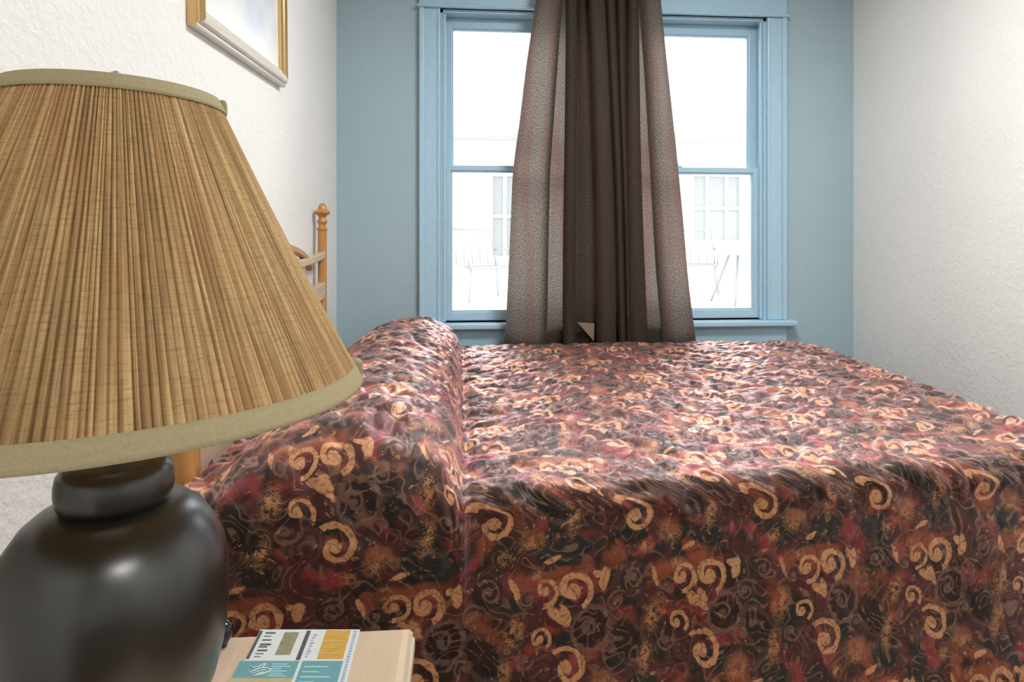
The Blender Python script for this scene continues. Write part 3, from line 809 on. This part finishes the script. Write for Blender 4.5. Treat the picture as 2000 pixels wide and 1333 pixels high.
# wire harp and finial
hp = []
for i in range(25):
    a = math.pi * i / 24
    hp.append((0.05 * math.cos(a) * (1 if 0 < i < 24 else .8), 0, Z2 + 0.09 + (Z1 - 0.012 - Z2 - 0.09) * math.sin(a) ** 0.6))
MB().tube(hp, 0.0018, 8).build('harp', M['metal'], lamp, True)
sp = MB()
for a in (0, 120, 240):
    sp.tube([(0, 0, Z1 - 0.012), ((R1 - 0.002) * math.cos(R(a)), (R1 - 0.002) * math.sin(R(a)), Z1 - 0.004)], 0.0016, 8)
sp.build('spider', M['metal'], lamp, True)
MB().lathe([(0, 0.026), (0.004, 0.024), (0.006, 0.018), (0.003, 0.010), (0.006, 0.004), (0.006, -0.014), (0, -0.014)], 16).build('finial', M['metal'], lamp, True, (0, 0, Z1 - 0.002))
# pleated shade
def build_shade():
    g = np.random.default_rng(5)
    w_ = []
    while sum(w_) < 190: w_.append(g.choice([0.55, 0.8, 1.0, 1.35, 1.9], p=[.22, .26, .26, .18, .08]))
    w_ = np.array(w_); edges = np.concatenate([[0], np.cumsum(w_)]) / w_.sum()
    ang, dep = [], []
    for a, b_ in zip(edges, edges[1:]):
        wd = b_ - a
        for q, h in ((0.0, -1.0), (0.10, -0.15), (0.32, 0.75), (0.62, 1.0), (0.86, 0.75), (0.955, -0.2)):
            ang.append(a + wd * q); dep.append(h * min(1.0, 0.55 + wd * 70))
    ang = np.array(ang) * 2 * math.pi; dep = np.array(dep)
    hs = np.linspace(0, 1, 15)
    n = len(ang); P = np.zeros((n + 1, 15, 3)); uv = np.zeros((n + 1, 15, 2))
    for j, h in enumerate(hs):
        r = R1 + (R2 - R1) * h - 0.0030 * math.sin(math.pi * h)
        amp = 0.0014 + 0.0006 * h
        tw = 0.004 * np.sin(ang * 23 + 1) * h
        rr_ = r + dep * amp
        P[:n, j] = np.stack([rr_ * np.cos(ang + tw), rr_ * np.sin(ang + tw), np.full(n, Z1 + (Z2 - Z1) * h)], -1)
        uv[:n, j, 0] = ang / (2 * math.pi); uv[:n, j, 1] = h
    P[n] = P[0]; uv[n] = uv[0]; uv[n, :, 0] = 1.0
    o = grid_mesh('lamp_shade', P, M['shade'], lamp, uv)
    o.data.set_sharp_from_angle(angle=R(50))
    return o
shade = build_shade()
def band(name, rlo, zlo, rhi, zhi, th):
    # (lower edge radius, z) to (upper edge radius, z): a folded strip of binding
    pr = [(rlo - 0.002, zlo), (rlo + th, zlo - 0.0008), (rlo + th + 0.0006, zlo + 0.0012)]
    for q in (0.25, 0.5, 0.75): pr.append((rlo + (rhi - rlo) * q + th + 0.0008, zlo + (zhi - zlo) * q))
    pr += [(rhi + th + 0.0006, zhi - 0.0012), (rhi + th, zhi + 0.0008), (rhi - 0.002, zhi), (rlo - 0.002, zlo)]
    return MB().lathe(pr, 128).build(name, M['shade_trim'], shade, 60)
sl_ = (R2 - R1) / (Z1 - Z2)
band('binding', R2 - 0.0005, Z2 - 0.001, R2 - 0.015 * sl_, Z2 + 0.015, 0.0022)
band('binding', R1 + 0.0105 * sl_, Z1 - 0.0105, R1, Z1 + 0.001, 0.0022)
# stitched overlap of the bindings, on the side towards the bed
dirk = Vector((0.965, 0.262, 0))
for r_, z_, s_ in ((R2 - 0.002, Z2 + 0.007, 1.0), (R1 + 0.004, Z1 - 0.005, 0.8)):
    m = MB().box((-0.004 * s_, -0.010 * s_, -0.009 * s_), (0.005 * s_, 0.010 * s_, 0.009 * s_), 0.003, 3)
    o = m.build('binding_knot', M['shade_trim'], shade, 50, dirk * r_ + Vector((0, 0, z_))); o.rotation_euler = (0, 0, math.atan2(dirk.y, dirk.x))
# the lit bulb
lb = light('table_lamp_bulb_light', 'POINT', (LX_, LY_, NZ + Z2 + 0.165), 0.45, (1.0, 0.84, 0.58), radius=0.03)

# ------------------------------------------------------------------ small things on the nightstand
k0 = px(434, 1262, Z=NZ)
ball = MB().lathe([(0, 0.031), (0.006, 0.0302), (0.011, 0.0265), (0.0135, 0.021), (0.0135, 0.016), (0.0115, 0.010), (0.008, 0.005), (0.0065, 0.002), (0.0065, 0), (0, 0)], 32).build('glossy_knob', M['black_gloss'], None, True, (k0.x, k0.y, NZ + 0.0005))
tag(ball, 'small glossy black knob half hidden behind the black lamp base', 'knob')

# brochure lying flat
fl = empty('brochure', (0, 0, NZ)); 
tag(fl, 'folded teal and yellow brochure lying flat on the nightstand', 'brochure')
def card(name, pts, mat, z0, z1, parent):
    q = [px(u, v, Z=NZ + z0) for u, v in pts]
    o = MB().poly([(p.x, p.y, z0) for p in q], (0, 0, z1 - z0)).build(name, mat, parent)
    return o
paper = simple('coated_paper', (0.56, 0.60, 0.60), 0.35, var=0.03)
teal = simple('teal_ink', rgb(96, 148, 156), 0.35, var=0.12, sc=120)
teal2 = simple('pale_teal_ink', rgb(150, 196, 200), 0.35, var=0.12, sc=150)
yel = simple('yellow_ink', rgb(198, 152, 58), 0.35, var=0.22, sc=130)
ink = simple('dark_grey_ink', rgb(78, 78, 80), 0.4, var=0.35, sc=200)
ol = simple('olive_picture_ink', rgb(142, 138, 112), 0.4, var=0.4, sc=180)
sand = simple('sand_ink', rgb(180, 164, 116), 0.4, var=0.15, sc=150)
wh = simple('white_ink', (0.74, 0.74, 0.74), 0.4, var=0.02)
lil = simple('blue_grey_ink', rgb(150, 164, 182), 0.4, var=0.25, sc=300)
# the far ends lie just short of the nightstand's edge
def fx(x_at_1237, v): return 900 + (x_at_1237 - 900) * (v - HOR) / (1237 - HOR)
def strip(xa, xb, va, vb): return [(fx(xa, va), va), (fx(xb, va), va), (fx(xb, vb), vb), (fx(xa, vb), vb)]
VB = 1420
sheet = card('sheet', strip(506, 702, 1231.5, VB), paper, 0.0004, 0.0012, fl)
z0, z1 = 0.0012, 0.00145
card('photo_strip', strip(506, 512, 1233, 1288), ink, z0, z1, fl)
card('photo', strip(556, 584, 1236, 1280), ol, z0, z1, fl)
card('photo', strip(598, 606, 1233, 1290), ink, z0, z1, fl)
card('yellow_panel', strip(636, 684, 1232, 1288), yel, z0, z1, fl)
card('teal_panel', strip(498, 606, 1292, 1326), teal, z0, z1, fl)
card('teal_panel', strip(612, 686, 1292, VB), teal, z0, z1, fl)
card('sand_panel', strip(494, 606, 1326, VB), sand, z0, z1, fl)
tx = MB()
def quad(mb, pts, z0, z1):
    q = [px(u, v, Z=NZ + z0) for u, v in pts]; mb.poly([(p.x, p.y, z0) for p in q], (0, 0, z1 - z0))
for i, v in enumerate((1236, 1243, 1250, 1258, 1263, 1270, 1277, 1283)):
    quad(tx, strip(519, 519 + (20, 14, 18, 21, 16, 19, 15, 12)[i], v, v + (2.6, 1.4, 2.0, 3.4, 2.6, 2.8, 1.6, 1.2)[i]), z0, z1)
tx.build('text', ink, fl)
tx = MB()
for i in range(22):
    v = 1233 + i * 5.4
    quad(tx, strip(690.5, 696.5, v, v + 3.2), z0, z1)
tx.build('text', lil, fl)
tx = MB()
for i in range(9):
    v = 1240 + i * 5.2
    quad(tx, strip(613, 621 - (i % 3) * 2, v, v + 2.6), z0, z1)
tx.build('text', lil, fl)
tx = MB()
for i in range(6):
    quad(tx, strip(560, 560 + (26, 34, 20, 30, 24, 32)[i], 1297 + i * 4.6, 1299.2 + i * 4.6), z1, z1 + .0002)
tx.build('text', teal2, fl); tx = MB()
for i in range(6):
    quad(tx, strip(618, 618 + (44, 30, 52, 26, 48, 36)[i], 1302 + i * 10, 1304.6 + i * 10), z1, z1 + .0002)
tx.build('text', teal2, fl); tx = MB()
for i in range(4):
    quad(tx, strip(640, 640 + (34, 40, 28, 38)[i], 1240 + i * 12, 1242.5 + i * 12), z1, z1 + .0002)
tx.build('text', sand, fl)
# white brush-stroke emblem
em = MB()
def stroke(pts, wdt):
    q = [px(u, v, Z=NZ + z1) for u, v in pts]
    em.tube([(p.x, p.y, z1 + .0004) for p in q], wdt, 6)
stroke([(490, 1303), (494, 1306), (505, 1303), (512, 1300), (520, 1297), (516, 1301), (512, 1305)], 0.0006)
stroke([(488, 1315), (498, 1310), (508, 1306), (520, 1306), (529, 1309), (524, 1313), (512, 1318), (496, 1322)], 0.0007)
stroke([(489, 1319), (500, 1314), (512, 1310), (520, 1310)], 0.0005)
stroke([(492, 1323), (504, 1318), (514, 1314)], 0.0005)
em.build('emblem', wh, fl, True)

# ------------------------------------------------------------------ framed picture on the left wall
pa = Vector((XL + 0.001, 1.365, 1.494)); pb = Vector((XL + 0.001, 2.04, 1.526))
plen = (pb - pa).length
pic = empty('picture_frame', pa, (math.atan2(pb.z - pa.z, pb.y - pa.y), 0, 0))
tag(pic, 'framed pale watercolour in a stepped gold frame on the left wall', 'picture')
PH, MW = 0.56, 0.045
# moulding profile: (inwards distance, depth off the wall)
mp = [(0, 0.0), (0, 0.016), (0.003, 0.019), (0.008, 0.019), (0.010, 0.022), (0.012, 0.029), (0.018, 0.031), (0.030, 0.027), (0.033, 0.023), (0.036, 0.021), (0.0425, 0.019), (0.045, 0.014), (0.045, 0.0)]
def frame_bar(a0, a1, inward, name, along, mat):
    # mitred bar between corners a0 and a1 (y,z in the frame's plane)
    m = MB(); rings = []
    for c, sgn in ((a0, 1), (a1, -1)):
        rings.append([m.bm.verts.new((d, c[0] + inward[0] * i + along[0] * i * sgn, c[1] + inward[1] * i + along[1] * i * sgn)) for i, d in mp])
    n = len(mp)
    for k_ in range(n): m.bm.faces.new([rings[0][k_], rings[0][(k_ + 1) % n], rings[1][(k_ + 1) % n], rings[1][k_]])
    m.bm.faces.new(rings[0]); m.bm.faces.new(rings[1][::-1])
    return m.build(name, mat, pic)
frame_bar((0, 0), (plen, 0), (0, 1), 'frame_bar', (1, 0), M['gold_lit'])
frame_bar((0, PH), (plen, PH), (0, -1), 'frame_bar', (1, 0), M['gold_lit'])
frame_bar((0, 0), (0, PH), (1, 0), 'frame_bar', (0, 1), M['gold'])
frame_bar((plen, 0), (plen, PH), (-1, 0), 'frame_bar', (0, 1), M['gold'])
def art():
    k = NT('pale_watercolour', rough=0.25, spec=0.5)
    o = k.coord(); n = k.noise(o, 7, 4)[0]
    y, z = k.sep(o)[1], k.sep(o)[2]
    d = k.vmath('LENGTH', k.vmath('MULTIPLY', k.vmath('SUBTRACT', o, (0.0, 0.45, 0.30)), (0, 3.0, 4.2)))
    f = k.math('MULTIPLY', k.math('SUBTRACT', 1.0, k.step(k.math('ADD', d, k.math('MULTIPLY', k.math('SUBTRACT', n, .5), 1.2)), 0.5, 1.05)), 0.75)
    k.color(k.mix(f, (0.86, 0.86, 0.85), (0.56, 0.64, 0.78)))
    return k.m
MB().box((0.004, MW - 0.004, MW - 0.004), (0.010, plen - MW + 0.004, PH - MW + 0.004)).build('picture', art(), pic)

# ------------------------------------------------------------------ outside
GZ = 0.50
og = simple('pale_concrete', (0.78, 0.78, 0.76), 0.9, var=0.05, sc=2)
slab('ground_outside', (-14, YW + 0.3, GZ - 0.2), (16, 30, GZ), og)
ho = empty('neighbour_house', (2, 9.0, GZ)); tag(ho, 'cream house across the yard, seen through the window glass', 'house')
HOO = Vector(ho.location)
def hpart(mb, name, mat, parent=None):
    o = mb.build(name, mat, parent or ho)
    if parent is None: o.location = -HOO
    return o
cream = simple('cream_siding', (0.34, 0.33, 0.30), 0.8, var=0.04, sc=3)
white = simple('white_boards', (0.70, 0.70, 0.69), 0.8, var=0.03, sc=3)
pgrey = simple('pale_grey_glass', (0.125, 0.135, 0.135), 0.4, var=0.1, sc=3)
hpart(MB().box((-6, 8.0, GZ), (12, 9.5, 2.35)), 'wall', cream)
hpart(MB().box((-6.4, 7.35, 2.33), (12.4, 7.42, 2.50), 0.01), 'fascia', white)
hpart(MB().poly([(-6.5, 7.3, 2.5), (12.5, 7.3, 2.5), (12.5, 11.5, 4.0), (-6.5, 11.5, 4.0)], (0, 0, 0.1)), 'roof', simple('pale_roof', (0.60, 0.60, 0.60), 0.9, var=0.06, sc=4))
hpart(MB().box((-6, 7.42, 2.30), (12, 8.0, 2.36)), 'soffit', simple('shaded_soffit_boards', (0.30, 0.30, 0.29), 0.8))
def hwin(u0, u1, v0, v1, bars):
    a, c = px(u0, v0, Y=8.0), px(u1, v1, Y=8.0)
    m = MB(); fw = 0.07
    m.box((a.x - fw, 7.95, c.z - fw), (a.x, 8.0, a.z + fw)); m.box((c.x, 7.95, c.z - fw), (c.x + fw, 8.0, a.z + fw))
    m.box((a.x, 7.95, a.z), (c.x, 8.0, a.z + fw)); m.box((a.x, 7.95, c.z - fw), (c.x, 8.0, c.z))
    for b_ in bars: m.box((a.x + (c.x - a.x) * b_ - .02, 7.96, c.z), (a.x + (c.x - a.x) * b_ + .02, 7.998, a.z))
    m.box((a.x, 7.955, (a.z + c.z) / 2 - .02), (c.x, 7.997, (a.z + c.z) / 2 + .02))
    o = hpart(m, 'window', white)
    MB().box((a.x, 7.985, c.z), (c.x, 7.999, a.z)).build('pane', pgrey, o)
hwin(1352, 1442, 345, 470, (0.3, 0.72))
hwin(962, 1040, 345, 500, (0.3,))
wire = simple('pale_wire', (0.13, 0.135, 0.135), 0.5, var=0.05)
def patio_chair(x, y, rot, label):
    r = empty('patio_chair', (x, y, GZ), (0, 0, rot)); tag(r, label, 'chair', 'wire patio chairs outside')
    m = MB().tube([(-.25, .22, .30), (-.22, .30, .66), (.22, .30, .66), (.25, .22, .30)], .010, 6)
    for i in range(5): m.tube([(-.17 + .085 * i, .24, .32), (-.17 + .085 * i, .30, .66)], .005, 6)
    m.build('backrest', wire, r, True)
    m = MB().tube([(-.25, -.24, .30), (.25, -.24, .30), (.25, .22, .30), (-.25, .22, .30)], .010, 6, closed=True)
    for i in range(7): m.tube([(-.25 + .083 * i, -.24, .30), (-.25 + .083 * i, .22, .30)], .005, 6)
    m.build('seat', wire, r, True)
    for a in (-1, 1):
        for b_ in (-.22, .20):
            MB().tube([(.24 * a, b_, .30), (.27 * a, b_ * 1.1, 0)], .010, 6).build('leg', wire, r, True)
        MB().tube([(.25 * a, .26, .46), (.27 * a, .0, .47), (.27 * a, -.2, .45), (.26 * a, -.22, .30)], .010, 6).build('armrest', wire, r, True)
q = px(945, 540, Y=6.0); patio_chair(q.x, 6.0, R(25), 'wire patio chair out in the yard, left of the curtain')
q = px(1385, 540, Y=6.0); patio_chair(q.x, 6.5, R(-20), 'wire patio chair out in the yard, beside the white patio table')
q = px(1425, 520, Y=5.6)
tb = empty('patio_table', (q.x, 5.4, GZ)); tag(tb, 'round white patio table out in the yard, right of the curtain', 'table')
MB().lathe([(0, .45), (.36, .45), (.37, .44), (.36, .43), (0, .43)], 40).build('table_top', white, tb, 40)
for a in (0, 120, 240):
    c_, s_ = math.cos(R(a)), math.sin(R(a))
    MB().tube([(.1 * c_, .1 * s_, .43), (.2 * c_, .2 * s_, .2), (.3 * c_, .3 * s_, 0)], .011, 6).build('leg', wire, tb, True)
